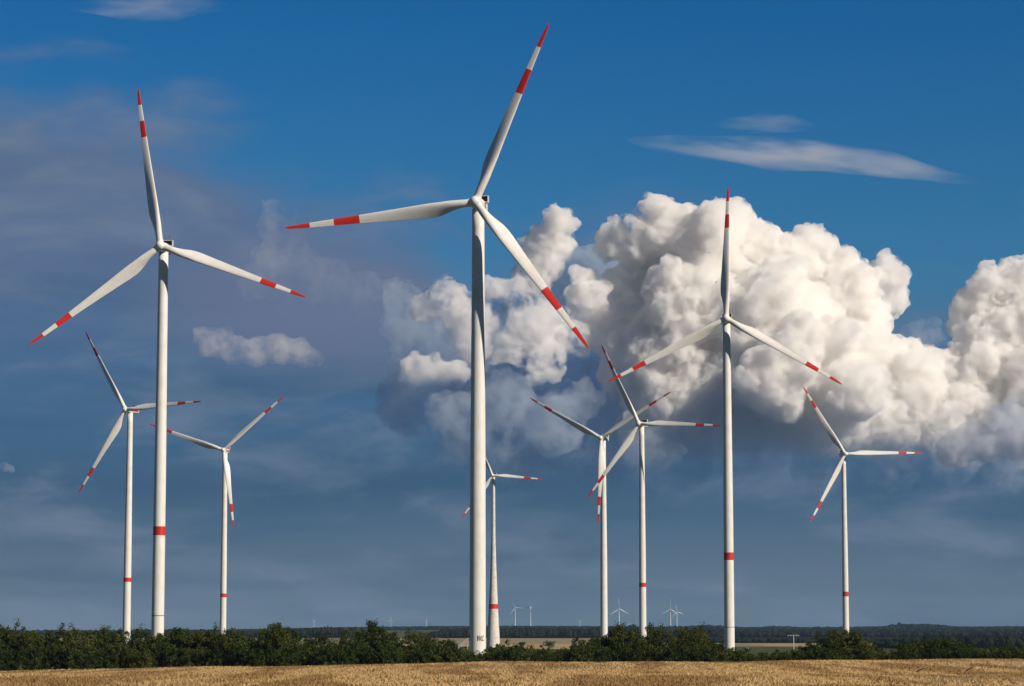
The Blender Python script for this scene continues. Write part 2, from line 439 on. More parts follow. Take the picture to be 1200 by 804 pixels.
LOGOS = [simple('nacelle_emblem', logo_fn(-1)), simple('nacelle_emblem', logo_fn(1))]

def tower_mesh(prof, band, name='tower', mat0=None, zb=None):
    """prof: (height above base, radius); band: (z0, z1) painted red"""
    seg = 64; zs = sorted(set([p[0] for p in prof] + list(np.linspace(prof[0][0], prof[-1][0], 24)) + (list(band) if band else [])))
    V, Fc, mi = [], [], []
    for z in zs:
        r = np.interp(z, [p[0] for p in prof], [p[1] for p in prof])
        for i in range(seg): V.append((r * math.cos(2 * math.pi * i / seg), r * math.sin(2 * math.pi * i / seg), z))
    for j in range(len(zs) - 1):
        red = band and band[0] - .01 < (zs[j] + zs[j + 1]) / 2 < band[1] + .01
        for i in range(seg):
            Fc.append((j * seg + i, j * seg + (i + 1) % seg, (j + 1) * seg + (i + 1) % seg, (j + 1) * seg + i)); mi.append(1 if red else 0)
    me = mesh_np(name, V, Fc, 4); me.materials.append(mat0 or M_white); me.materials.append(M_red)
    me.polygons.foreach_set('material_index', np.array(mi, np.int32)); me.polygons.foreach_set('use_smooth', np.ones(len(Fc), bool))
    bm = bmesh.new(); bm.from_mesh(me); bmesh.ops.holes_fill(bm, edges=bm.edges, sides=70); bmesh.ops.recalc_face_normals(bm, faces=bm.faces); bm.to_mesh(me); bm.free()
    return me
def place(name, me, parent, M, mats=()):
    if mats and not me.materials:
        for m in mats: me.materials.append(m)
    o = bpy.data.objects.new(name, me); COL.objects.link(o); o.parent = parent; o.matrix_local = M
    return o

def rotor_parts(root, H, psi, roll, cone, scale, blade, full, base, opts=(), tm=None):
    """H relative to root; adds hub, blades and nacelle"""
    t = R(5)
    n = Vector((math.sin(psi) * math.cos(t), -math.cos(psi) * math.cos(t), math.sin(t)))
    right = Vector((math.cos(psi), math.sin(psi), 0)); up = right.cross(-n)
    if up.z < 0: up = -up
    RM = Matrix((right, -n, up)).transposed().to_4x4()          # local x right, y downwind, z up
    S = Matrix.Scale(scale, 4)
    T = Matrix.Translation(H)
    white = M_white if full else M_far
    spin = Matrix.Rotation(-(roll - R(90)), 4, 'Y')
    hb = place('hub', HUB if full else FARHUB, root, T @ RM @ spin @ S)
    for k in range(3):
        a = roll + k * 2 * math.pi / 3
        d = math.cos(a) * right + math.sin(a) * up; tg = math.sin(a) * right - math.cos(a) * up
        # cone about the tangent: lean forward (upwind)
        d2 = (math.cos(cone) * d + math.sin(cone) * n); n2 = d2.cross(tg) * -1
        yv = -(n * math.cos(cone) - d * math.sin(cone))
        BM = Matrix((tg, yv, d2)).transposed().to_4x4()
        place('blade', blade, root, T @ BM @ S)
    # nacelle keeps level
    nh = Vector((n.x, n.y, 0)).normalized(); NM = Matrix((right, -nh, Vector((0, 0, 1)))).transposed().to_4x4()
    nc = place('nacelle', NAC if full else FARNAC, root, T @ NM @ S)
    return n, right, nc, NM
for me, m in ((HUB, M_white), (NAC, M_nac), (RADF, M_nac), (RADC, M_black), (MAST, M_dark), (BEACON, M_dark), *[(q, M_red) for q in STRIPES], *[(q, M_text) for q in LOGOS]):
    me.materials.append(m)
FARHUB = HUB.copy(); FARHUB.materials[0] = M_far; FARHUB.name = 'far_hub'
FARNAC = NAC.copy(); FARNAC.materials[0] = M_far; FARNAC.name = 'far_nacelle'
def seam_mesh(r, z):
    bm = bmesh.new(); bmesh.ops.create_cone(bm, cap_ends=False, segments=64, radius1=r + .03, radius2=r + .03, depth=.28)
    bmesh.ops.translate(bm, verts=bm.verts, vec=(0, 0, z)); return bm_mesh('seam', bm, True)

OV = 6.2
def turbine(label, H, psi, roll, cone, y_band=None, rt=2.15, rb=2.95, base_py=None, seams=(), stripe=False, concrete=False, scale=1., logo=False, group='large wind turbines standing behind the hedgerow'):
    H = Vector(H); psi = R(psi); roll = R(roll); cone = R(cone)
    nh = Vector((math.sin(psi), -math.cos(psi), 0))
    bx, by = H.x - nh.x * OV * scale, H.y - nh.y * OV * scale
    bz = gz(bx, by)
    root = empty('wind_turbine', (bx, by, bz)); tag(root, label, 'wind turbine', group)
    Hl = H - Vector((bx, by, bz)); top = Hl.z - 1.9 * scale
    def zpx(py): return ray(600, py).z * by - bz
    band = None
    if y_band: band = (zpx(y_band[1]), zpx(y_band[0]))
    if concrete:
        prof = [(-3, 6.9), (0, 6.7), (12, 6.0), (38, 4.5), (60, 3.6), (85, 2.6), (105, 2.0), (top, 1.45)]
    else:
        prof = [(-3, rb), (0, rb), (top * .45, rb * .985 * .5 + rt * .5 + (rb - rt) * .25), (top * .75, rt + (rb - rt) * .25), (top, rt)]
    tw = place('tower', tower_mesh(prof, band, 'tower', M_conc if concrete else M_white), root, Matrix())
    for s in seams:
        z = zpx(s); r = np.interp(z, [p[0] for p in prof], [p[1] for p in prof])
        place('seam', seam_mesh(r, z), tw, Matrix(), [M_dark])
    n, right, nc, NM = rotor_parts(root, Hl, psi, roll, cone, scale, BLADE_WIDE if (logo or concrete) else BLADE, True, bz)
    I = Matrix()
    place('cooler_frame', RADF, nc, I); place('radiator', RADC, nc, I); place('wind_vane', MAST, nc, I); place('warning_light', BEACON, nc, I)
    for q in STRIPES if stripe else (): place('red_stripe', q, nc, I)
    for q in LOGOS if logo else (): place('nacelle_emblem', q, nc, I)
    return root, tw, prof, zpx

turbine('tall white turbine at the far left front with a red tower band and thin seam', (-160.8, 1158.2, 177.1), -5.9, 99.0, 5.0, (617, 627.5), 2.2, 2.85, seams=(721.5,), stripe=False)
rc, tc_, prof_c, zc = turbine('largest and nearest white turbine in the middle with lettering and stairs at its foot', (-14.1, 969.4, 165.3), -10.0, 67.3, 4.1, None, 2.35, 3.15, logo=True)
turbine('tall white turbine right of centre before the big cumulus, red band low on its tower', (119.2, 1415, 175.5), -6.8, 88.5, 3.0, (647.5, 656.5), 2.15, 2.85, seams=(735,))
turbine('distant turbine at the left edge with red striped nacelle seen from its side', (-300.3, 1982.4, 174.5), -27, 1.8, 4.6, (677, 682), 2.1, 3.1, stripe=True)
turbine('distant turbine just right of the left front tower with one blade hanging down', (-264.8, 2345.5, 169.2), -8.4, 40.5, 4.2, (695.5, 700), 2.1, 3.0, stripe=True)
turbine('distant turbine without tower band, one blade pointing straight down, white nacelle turned aside', (76.7, 2202.7, 169.3), -21, 30.5, 3.4, None, 2.1, 3.2)
turbine('distant turbine with black cooler whose left blade crosses the neighbouring bandless tower', (104.4, 2099.4, 173.1), -23.8, 116.0, 5.1, (683, 688), 2.1, 3.0, stripe=False)
turbine('distant turbine at the far right with one blade pointing level to the right', (313.5, 2406.2, 170.0), 6.5, 0.9, 1.0, (693.5, 699), 2.1, 3.0)
turbine('small-rotor turbine on a flaring concrete tower half hidden by the largest tower', (-18.9, 2476.0, 154.2), -12.6, 114.4, 1.5, (708, 713.5), concrete=True, scale=52 / 74.5)

# lettering and stairs of the nearest tower
def lettering():
    cu = bpy.data.curves.new('lettering', 'FONT'); cu.body = 'INVLC'; cu.size = 2.35; cu.extrude = 0; cu.offset = .055; cu.align_x = 'CENTER'
    cu.space_character = .86
    o = bpy.data.objects.new('tmp', cu); COL.objects.link(o)
    me = bpy.data.meshes.new_from_object(o.evaluated_get(bpy.context.evaluated_depsgraph_get()))
    bpy.data.objects.remove(o)
    bm = bmesh.new(); bm.from_mesh(me)
    bmesh.ops.subdivide_edges(bm, edges=bm.edges, cuts=2)
    xs = [v.co.x for v in bm.verts]; cx = (max(xs) + min(xs)) / 2; wd = max(xs) - min(xs)
    z0 = zc(751.0); k = 2.75 / wd
    r = float(np.interp(z0, [p[0] for p in prof_c], [p[1] for p in prof_c])) + .02
    for v in bm.verts:
        a = R(-90) + math.asin(.39) + (v.co.x - cx) * k / r
        h = v.co.y * 1.95 / 1.65; v.co = (r * math.cos(a), r * math.sin(a), z0 + h)
    me2 = bpy.data.meshes.new('lettering'); bm.to_mesh(me2); bm.free(); me2.materials.append(M_text)
    place('lettering', me2, tc_, Matrix())
lettering()
def stairs():
    # door platform on the tower's left, flight leading down and away to the left
    zp = zc(751.5)
    st = simple('stairs', lambda bm: [box(bm, (-4.2 - i * .33, -1.2, zp - .15 - i * .30), (.4, 1.3, .06)) for i in range(14)] +
        [tube(bm, (-3.9, -1.2 + s * .68, zp), (-8.7, -1.2 + s * .68, zp - 4.4), .16) for s in (-1, 1)])
    place('stairs', st, rc, Matrix(), [M_metal])
    def rails(bm):
        for s in (-1, 1):
            for h in (.6, 1.15): tube(bm, (-3.9, -1.2 + s * .72, zp + h), (-8.7, -1.2 + s * .72, zp - 4.4 + h), .10)
            for i in range(7):
                x = -3.9 - i * .8; z = zp - i * .733; tube(bm, (x, -1.2 + s * .72, z), (x, -1.2 + s * .72, z + 1.15), .08)
        for y in (-1.9, .6): tube(bm, (-3.0, y, zp + 1.15), (-3.9, y, zp + 1.15), .06)
    place('handrail', simple('handrail', rails), rc, Matrix(), [M_metal])
    place('platform', simple('platform', lambda bm: (box(bm, (-3.4, -.7, zp), (1.3, 2.6, .12)), tube(bm, (-3.8, -1.8, zp), (-3.8, -1.8, -.5), .09), tube(bm, (-3.8, .4, zp), (-3.8, .4, -.5), .09))), rc, Matrix(), [M_metal])
    dr = place('door', simple('door', lambda bm: box(bm, (-3.14, -.6, zp + 1.2), (.16, 1.1, 2.3))), rc, Matrix(), [M_dark])
stairs()

# far turbines on the horizon: (hub px, hub py, rotor px, yaw, roll, label)
FARM = [(603.5, 712, 10, -10, 115, 'left one of the small white pair of turbines beyond the pale field'),
        (621, 711.5, 10, -60, 60, 'right one of the small white pair of turbines beyond the pale field'),
        (725.5, 713.5, 13, 5, 92, 'tiny white turbine on the horizon between the two crossing turbines'),
        (785.5, 714, 12, -5, 88, 'taller one of the two overlapping tiny turbines on the horizon'),
        (793.5, 717, 9, 20, 100, 'shorter one of the two overlapping tiny turbines on the horizon'),
        (679.5, 728.5, 4, 30, 30, 'tiniest turbine with only its hub above the forest left of the bandless tower'),
        (737, 731, 4, -20, 0, 'tiny turbine barely above the treetops left of the banded tower'),
        (499.5, 727, 5, -30, 60, 'faint thin turbine at the left end of the forest beside the largest tower'),
        (458, 727, 5, 10, 80, 'faint turbine above the smooth green hilltop left of centre'),
        (368, 727, 5, -20, 10, 'faintest turbine above the forest right of the left front tower')]
def far_tower_mesh():
    bm = bmesh.new(); tube(bm, (0, 0, -150), (0, 0, -1.9), 3.6, 2.0, 16); return bm_mesh('far_tower', bm)
FT = far_tower_mesh(); FT.materials.append(M_far)
for (px, py, rp, yaw, roll, lab) in FARM:
    Y = 14500.; H = at(px, py, Y); s = rp / (74.5 / Y * F)
    nh = Vector((math.sin(R(yaw)), -math.cos(R(yaw)), 0)); b = H - nh * OV * s
    zg = gz(b.x, b.y)
    root = empty('wind_turbine', (b.x, b.y, zg)); tag(root, lab, 'wind turbine', 'tiny wind turbines on the horizon')
    Hl = H - root.location
    tz = Matrix.Translation((0, 0, Hl.z)) @ Matrix.Diagonal((s * 1.25, s * 1.25, (Hl.z + 3) / 150, 1))
    place('tower', FT, root, tz)
    rotor_parts(root, Hl, R(yaw), R(roll), R(3), s, FARBLADE, False, 0)

# ------------------------------------------------------------------ trees
def leaf_material(name, a, b, c):
    m = bpy.data.materials.new(name); m.use_nodes = True; N = NT(m.node_tree)
    P = N.n('ShaderNodeTexCoord').outputs['Object']; oi = N.n('ShaderNodeObjectInfo'); g = N.n('ShaderNodeNewGeometry')
    n1 = N.n('ShaderNodeTexNoise', {'Vector': P, 'Scale': .45, 'Detail': 2.0})
    f = N.m('ADD', N.m('MULTIPLY', n1.outputs[0], .6), N.m('MULTIPLY', g.outputs['Random Per Island'], .4))
    cc = N.ramp(f, [(.25, a), (.5, b), (.78, c)])
    cc = N.mix(N.m('MULTIPLY', oi.outputs['Random'], .6), cc, tuple(v * k for v, k in zip(b, (.45, .55, .6))))
    d = N.n('ShaderNodeBsdfDiffuse', {0: cc}); t = N.n('ShaderNodeBsdfTranslucent', {0: cc})
    mx = N.n('ShaderNodeMixShader', {0: .22, 1: d.outputs[0], 2: t.outputs[0]})
    N.n('ShaderNodeOutputMaterial', {0: mx.outputs[0]}); return m
ML = [leaf_material('leaf_dark_green', (.018, .030, .008), (.052, .074, .016), (.115, .145, .032)),
      leaf_material('leaf_olive', (.032, .040, .010), (.080, .090, .020), (.155, .165, .040)),
      leaf_material('leaf_yellow_green', (.040, .052, .012), (.075, .088, .020), (.12, .13, .035))]
def crown_mesh(name, seed, h, w, base, nc, nl, ls, shape='round'):
    rng = np.random.default_rng(seed); Q = []
    lobes = [(rng.normal(0, w * .20), rng.normal(0, w * .20), base + (h - base) * (.25 + .62 * rng.random()), w * (.24 + .16 * rng.random())) for _ in range(9)]
    lobes.append((0, 0, base + (h - base) * .55, w * .42))
    cs = []
    for _ in range(nc):
        lx, ly, lz, lr = lobes[rng.integers(len(lobes))]
        v = rng.normal(size=3); v /= np.linalg.norm(v); rr = lr * (.45 + .5 * rng.random() ** .6)
        zz = lz + v[2] * rr * 1.05
        cs.append((lx + v[0] * rr, ly + v[1] * rr, max(zz, base * .5 + .2 * rng.random()), w * (.07 + .06 * rng.random())))
    for cx, cy, cz, cr in cs:
        p = rng.normal(size=(nl, 3)); p /= np.linalg.norm(p, axis=1)[:, None]; p *= (cr * rng.random(nl) ** .45)[:, None]
        p += (cx, cy, cz)
        a = rng.normal(size=(nl, 3)); a /= np.linalg.norm(a, axis=1)[:, None]
        b = np.cross(a, rng.normal(size=(nl, 3))); b /= np.linalg.norm(b, axis=1)[:, None]
        s = ls * (.6 + .8 * rng.random(nl))[:, None]
        Q.append(np.stack([p - a * s, p + b * s * .55, p + a * s, p - b * s * .55], 1))
    V = np.concatenate(Q).reshape(-1, 3); V[:, 2] = np.maximum(V[:, 2], .05)
    return mesh_np(name, V, np.arange(len(V)).reshape(-1, 4), 4)
def trunk_mesh(seed, h, r, multi=1):
    rnd = random.Random(seed); bm = bmesh.new()
    for k in range(multi):
        p = Vector((rnd.uniform(-.3, .3) * (multi > 1), rnd.uniform(-.3, .3) * (multi > 1), -.3)); rr = r
        for i in range(4):
            q = p + Vector((rnd.uniform(-.25, .25), rnd.uniform(-.25, .25), h * .22)); tube(bm, p, q, rr, rr * .8, 8); rr *= .8
            if i >= 1:
                for j in range(3):
                    a = rnd.uniform(0, 6.28); e = q + Vector((math.cos(a) * h * .2, math.sin(a) * h * .2, h * rnd.uniform(.08, .2)))
                    tube(bm, q, e, rr * .55, rr * .2, 6)
            p = q
    return bm_mesh('trunk', bm)
TREES, SHRUBS = [], []
for k in range(7):
    rnd = random.Random(k)
    w = rnd.uniform(5.6, 7.6)
    TREES.append((crown_mesh('crown', 10 + k, 9.0, w, rnd.uniform(.8, 1.6), 130, 44, .19), trunk_mesh(k, 8.0, .2), w))
for k in range(5):
    w = 3.6 + .4 * k
    SHRUBS.append((crown_mesh('crown', 50 + k, 4.2, w, .15, 80, 36, .15), trunk_mesh(70 + k, 3.6, .07, 3), w))
BARE = crown_mesh('crown', 99, 9.0, 3.4, 1.5, 30, 26, .2)
for me, tm, w in TREES + SHRUBS:
    me.materials.append(ML[0]); tm.materials.append(M_bark)
BARE.materials.append(ML[1])
TOP = [(-80, 730), (0, 732), (30, 741), (60, 737), (100, 735), (150, 742), (200, 740), (260, 737), (300, 742), (325, 735), (345, 746), (400, 749), (412, 744), (430, 735), (455, 741), (475, 743),
       (500, 750), (530, 752), (548, 762), (565, 763), (590, 755), (620, 757), (648, 762), (672, 756), (690, 747), (715, 738), (735, 740), (765, 741), (785, 756), (800, 742), (815, 739), (832, 745),
       (848, 760), (880, 765), (912, 766), (940, 758), (960, 748), (985, 739), (1005, 742), (1020, 762), (1045, 764), (1060, 757), (1080, 750), (1105, 747), (1125, 757), (1150, 760), (1175, 757), (1200, 758), (1290, 750)]
LAND = [(-200, 60, 'at the left edge of the hedgerow'), (60, 142, 'left of the distant left-edge tower'), (142, 186, 'between the left-edge tower and the left front tower'),
        (186, 262, 'between the left front tower and the tower right of it'), (262, 345, 'just right of the third tower from the left'),
        (345, 415, 'below the left forest gap'), (415, 480, 'around the tallest dark hedgerow peak left of centre'), (480, 548, 'left of the stairs of the largest tower'),
        (548, 585, 'at the foot of the largest tower'), (585, 660, 'below the pale far field'), (660, 708, 'left of the bandless tower'),
        (708, 751, 'between the two crossing turbines'), (751, 795, 'right of the right crossing turbine'), (795, 851, 'left of the tower before the cumulus'),
        (851, 930, 'right of the tower before the cumulus'), (930, 990, 'left of the far right tower'), (990, 1045, 'right of the far right tower'),
        (1045, 1130, 'near the wheel tracks at the right'), (1130, 1500, 'at the right edge of the hedgerow')]
NUM = ['first', 'second', 'third', 'fourth', 'fifth', 'sixth', 'seventh', 'eighth', 'ninth', 'tenth', 'eleventh', 'twelfth', 'thirteenth', 'fourteenth', 'fifteenth', 'sixteenth', 'seventeenth', 'eighteenth', 'nineteenth', 'twentieth']
TONE = ['dark green', 'olive green', 'bright yellow-green']
plants = []
prnd = random.Random(42)
def plan(px, Y, top_py, kind, tone, ws=1.):
    x = (px - 600) / F * Y / math.cos(PITCH) * 1.0065; x = ray(px, 745).x * Y
    zg = gz(x, Y); h = ray(px, top_py).z * Y - zg
    if h < 1.2: h = 1.2
    plants.append([px, x, Y, zg, h, kind, tone, ws])
TX = [p[0] for p in TOP]; TY = [p[1] for p in TOP]
px = -70.
while px < 1270:
    ty = float(np.interp(px, TX, TY)); kind = 'tree' if ty < 753 else 'shrub'
    tone = prnd.choices((0, 1, 2), (.55, .36, .09))[0]
    plan(px, prnd.uniform(606, 626), ty + prnd.uniform(-1.5, 3.5), kind, tone); px += prnd.uniform(14, 21) if kind == 'tree' else prnd.uniform(10, 15)
px = -70.
while px < 1270:
    ty = float(np.interp(px, TX, TY)); t = max(ty + 4, prnd.uniform(754, 765))
    plan(px, prnd.uniform(588, 599), t, 'shrub', prnd.choices((0, 1, 2), (.62, .3, .08))[0]); px += prnd.uniform(10, 15)
for px, ty, tone in ((325, 734, 1), (432, 733, 0), (812, 738, 2), (985, 737, 2), (1004, 741, 1), (1108, 747, 2), (765, 739, 1), (730, 736, 1)):
    plan(px, 602, ty, 'tree', tone, 1.05)
plants.sort()
counts = {}
for i, (px, x, Y, zg, h, kind, tone, ws) in enumerate(plants):
    reg = next(l for l in LAND if l[0] <= px < l[1]); key = (reg[2], kind, tone); counts[key] = counts.get(key, 0) + 1
    size = 'tall' if kind == 'tree' else 'low'
    me, tm, w = prnd.choice(TREES if kind == 'tree' else SHRUBS)
    H0 = 9.0 if kind == 'tree' else 4.2
    if tone:
        key2 = me.name + str(tone)
        if key2 not in bpy.data.meshes:
            c = me.copy(); c.name = key2; c.materials[0] = ML[tone]
        me = bpy.data.meshes[key2]
    root = empty('hedgerow_tree' if kind == 'tree' else 'hedgerow_shrub', (x, Y, zg)); root.rotation_euler.z = prnd.uniform(0, 6.28)
    s = h / H0; sw = (s * .5 + .5) * prnd.uniform(.9, 1.15) * ws; root.scale = (sw, sw, s)
    tag(root, '%s %s %s %s %s' % (NUM[counts[key] - 1], size, TONE[tone], kind if kind == 'tree' else 'bush', reg[2]), kind if kind == 'tree' else 'bush', 'trees and bushes of the hedgerow')
    cr = place('crown', me, root, Matrix()); tr = place('trunk', tm, root, Matrix())

# grass verge in front of the hedge hides the stems
# ------------------------------------------------------------------ far forests (masses, uncountable)
def forest(label, y0, rows, dy, x0px, x1px, tops, hmin, spacing, seed, matl, spiky=.5):
    rng = np.random.default_rng(seed)
    bm = bmesh.new(); bmesh.ops.create_icosphere(bm, subdivisions=2, radius=1); bv = np.array([v.co[:] for v in bm.verts]); bf = np.array([[v.index for v in f.verts] for f in bm.faces]); bm.free()
    Vs, Fs = [], []; k = 0
    for r in range(rows):
        Y = y0 + r * dy; xa, xb = (x0px - 600) / F * Y, (x1px - 600) / F * Y
        x = xa
        while x < xb:
            yy = Y + rng.uniform(-dy * .4, dy * .4); u = x / yy * F + 600
            zg = gz(x, yy)
            h = (745 - np.interp(u, [t[0] for t in tops], [t[1] for t in tops])) / F * yy - zg
            h = max(h * (1 + rng.normal(0, .045)) + rng.normal(0, .7), hmin)
            w = spacing * rng.uniform(.55, .85)
            v = bv * (1 + rng.normal(0, .17, len(bv))[:, None])
            con = rng.random() < spiky
            if con: v = v * np.stack([1 - .5 * (v[:, 2]), 1 - .5 * (v[:, 2]), np.full(len(v), 1.0)], 1)
            v = v * (w * (.8 if con else 1), w * (.8 if con else 1), h * .5) + (x, yy, zg + h * .52)
            Vs.append(v); Fs.append(bf + k); k += len(bv)
            x += spacing * rng.uniform(.6, 1.1)
    me = mesh_np('far_forest', np.concatenate(Vs), np.concatenate(Fs), 3)
    o = link('far_forest', me, None, [matl]); tag(o, label, 'forest', None, 'stuff'); return o
def forest_material():
    m = bpy.data.materials.new('far_forest_leaves'); m.use_nodes = True; N = NT(m.node_tree)
    g = N.n('ShaderNodeNewGeometry'); P = N.n('ShaderNodeTexCoord').outputs['Object']
    n1 = N.n('ShaderNodeTexNoise', {'Vector': P, 'Scale': .35, 'Detail': 3.0})
    c = N.ramp(N.m('ADD', N.m('MULTIPLY', g.outputs['Random Per Island'], .5), N.m('MULTIPLY', n1.outputs[0], .5)), [(.2, (.006, .011, .008)), (.55, (.013, .021, .011)), (.9, (.028, .036, .016))])
    b = N.n('ShaderNodeBump', {'Height': n1.outputs[0], 'Strength': 1.0, 'Distance': 4.0})
    d = N.n('ShaderNodeBsdfDiffuse', {0: c, 'Normal': b.outputs[0]}); N.n('ShaderNodeOutputMaterial', {0: d.outputs[0]}); return m
M_for = forest_material()
forest('dark blue-green forest beyond the pale field behind the middle towers', 4560, 6, 16, 497, 800, [(497, 743), (515, 739), (560, 737), (640, 737), (680, 738), (740, 734), (800, 742)], 8, 7.5, 1, M_for, .55)
forest('dark forest strip behind the left towers', 4700, 5, 18, 95, 412, [(95, 743), (140, 740), (200, 738), (300, 740), (345, 738), (380, 736), (400, 736), (412, 742)], 8, 7.5, 2, M_for, .4)
forest('long bluish forest ridge along the whole right horizon', 8300, 5, 30, -200, 1420, [(-200, 739), (110, 739), (300, 738), (400, 740), (440, 738), (500, 742), (640, 738), (750, 736), (800, 734), (830, 733), (850, 734), (880, 736), (905, 734), (940, 735.5), (985, 735), (1030, 734.5), (1050, 732), (1090, 732), (1115, 734.5), (1160, 735), (1200, 735), (1290, 733), (1420, 735)], 12, 13, 3, M_for, .35)
forest('dark forest flank filling the slope below the right ridge', 4700, 8, 22, 790, 1420, [(790, 747), (850, 744), (930, 742), (1000, 744), (1100, 742), (1200, 743), (1420, 743)], 10, 9, 8, M_for, .3)
forest('wood in the dip between the right ridge and its dark flank', 5900, 6, 40, 780, 1420, [(780, 744), (850, 740), (1000, 740), (1090, 738.5), (1200, 740), (1420, 740)], 10, 11, 11, M_for, .3)
forest('darker nearer wood below the ridge on the right', 2500, 7, 16, 1025, 1420, [(1025, 752), (1060, 749), (1110, 747), (1200, 748), (1420, 746)], 6, 6.5, 4, M_for, .2)
forest('dark wood behind the tower in front of the cumulus', 3500, 6, 16, 760, 1420, [(760, 752), (800, 750), (860, 751), (900, 749), (960, 750), (1100, 748), (1420, 748)], 6, 7, 5, M_for, .2)

# single trees, pole and shed beyond the hedge
def lone(px, py, Y, label, tone=0, ws=1.):
    x = ray(px, 745).x * Y; zg = gz(x, Y); h = ray(px, py).z * Y - zg
    me, tm, w = TREES[int(px) % 7]; root = empty('field_tree', (x, Y, zg)); s = h / 9.0; root.scale = (s * ws, s * ws, s)
    tag(root, label, 'tree', 'single trees in the far fields'); place('crown', me, root, Matrix()); place('trunk', tm, root, Matrix())
lone(612, 752, 2500, 'small round dark tree in the pale far field', 0, 1.3)
lone(643, 751.5, 2600, 'wider dark tree right of the round one in the pale field', 0, 2.0)
lone(634, 756, 2450, 'lowest dark bush beside the golden strip of the far field', 0, 1.6)
def pole():
    p = at(930, 745, 2300); zg = gz(p.x, p.y); root = empty('power_pole', (p.x, p.y, zg)); tag(root, 'pale T-shaped power pole before the dark wood at right', 'power pole')
    h = ray(930, 744.5).z * 2300 - zg
    place('pole', simple('pole', lambda bm: tube(bm, (0, 0, -1), (0, 0, h), .45, .3, 10)), root, Matrix(), [M_metal])
    place('crossarm', simple('crossarm', lambda bm: box(bm, (-.3, 0, h), (10.5, .35, .35))), root, Matrix(), [M_metal])
    place('insulator', simple('insulator', lambda bm: [tube(bm, (x, 0, h - 1.2), (x, 0, h), .15) for x in (-5, -2.6, 2.6, 4.6)]), root, Matrix(), [M_metal])
pole()
def shed():
    p = at(875.5, 761, 2250); zg = gz(p.x, p.y); root = empty('shed', (p.x, p.y, zg)); tag(root, 'tiny white shed beyond the low hedge right of the tower', 'shed')
    h = ray(875, 758.8).z * 2250 - zg
    place('wall', simple('wall', lambda bm: box(bm, (0, 0, h * .4), (2.6, 3, h * .8))), root, Matrix(), [M_far])
    def roof(bm):
        vs = [bm.verts.new(v) for v in ((-1.5, -1.7, h * .8), (1.5, -1.7, h * .8), (0, -1.7, h), (-1.5, 1.7, h * .8), (1.5, 1.7, h * .8), (0, 1.7, h))]
        for f in ((0, 1, 2), (5, 4, 3), (0, 2, 5, 3), (1, 4, 5, 2), (0, 3, 4, 1)): bm.faces.new([vs[i] for i in f])
    place('roof', simple('roof', roof), root, Matrix(), [M_metal])
shed()

# ------------------------------------------------------------------ haze
def haze():
    bm = bmesh.new(); box(bm, (0, 9500, 140), (19000, 24000, 320)); me = bm_mesh('haze', bm, False)
    m = bpy.data.materials.new('haze_air'); m.use_nodes = True; N = NT(m.node_tree)
    v = N.n('ShaderNodeVolumePrincipled', {'Color': (.38, .58, .90, 1), 'Density': HAZE, 'Anisotropy': 0.0})
    N.n('ShaderNodeOutputMaterial', {1: v.outputs[0]})
    o = link('haze', me, None, [m]); tag(o, kind='stuff')
HAZE = 2.2e-5
haze()

# ------------------------------------------------------------------ clouds, 25 km and more away, outside the haze
def cloud_material(name, z0, z1, fade, dens=.03, col=(1, 1, 1), lo=.36, hi=.5, sc=1.):
    """water droplets: the density thins out towards the ragged base and in the gaps of the noise"""
    m = bpy.data.materials.new(name); m.use_nodes = True; N = NT(m.node_tree)
    P = N.n('ShaderNodeTexCoord').outputs['Object']
    n1 = N.n('ShaderNodeTexNoise', {'Vector': P, 'Scale': .0022 * sc, 'Detail': 5.0, 'Roughness': .6, 'Distortion': .2})
    z = N.n('ShaderNodeSeparateXYZ', {0: P}).outputs[2]
    e = N.m('ADD', z, N.m('MULTIPLY', N.m('SUBTRACT', n1.outputs[0], .5), fade))
    al = N.m('MULTIPLY', N.smooth(e, z0, z1), N.smooth(n1.outputs[0], lo, hi))
    n3 = N.n('ShaderNodeTexNoise', {'Vector': P, 'Scale': .0085 * sc, 'Detail': 3.0, 'Roughness': .6})
    al = N.m('MULTIPLY', al, N.m('MULTIPLY_ADD', N.smooth(n3.outputs[0], .36, .56), .9, .1))
    al = N.m('MULTIPLY', al, dens)
    vv = N.n('ShaderNodeVolumePrincipled', {'Color': col4(col), 'Density': al, 'Anisotropy': .15, 'Absorption Color': (0, 0, 0, 1)})
    N.n('ShaderNodeOutputMaterial', {1: vv.outputs[0]}); return m

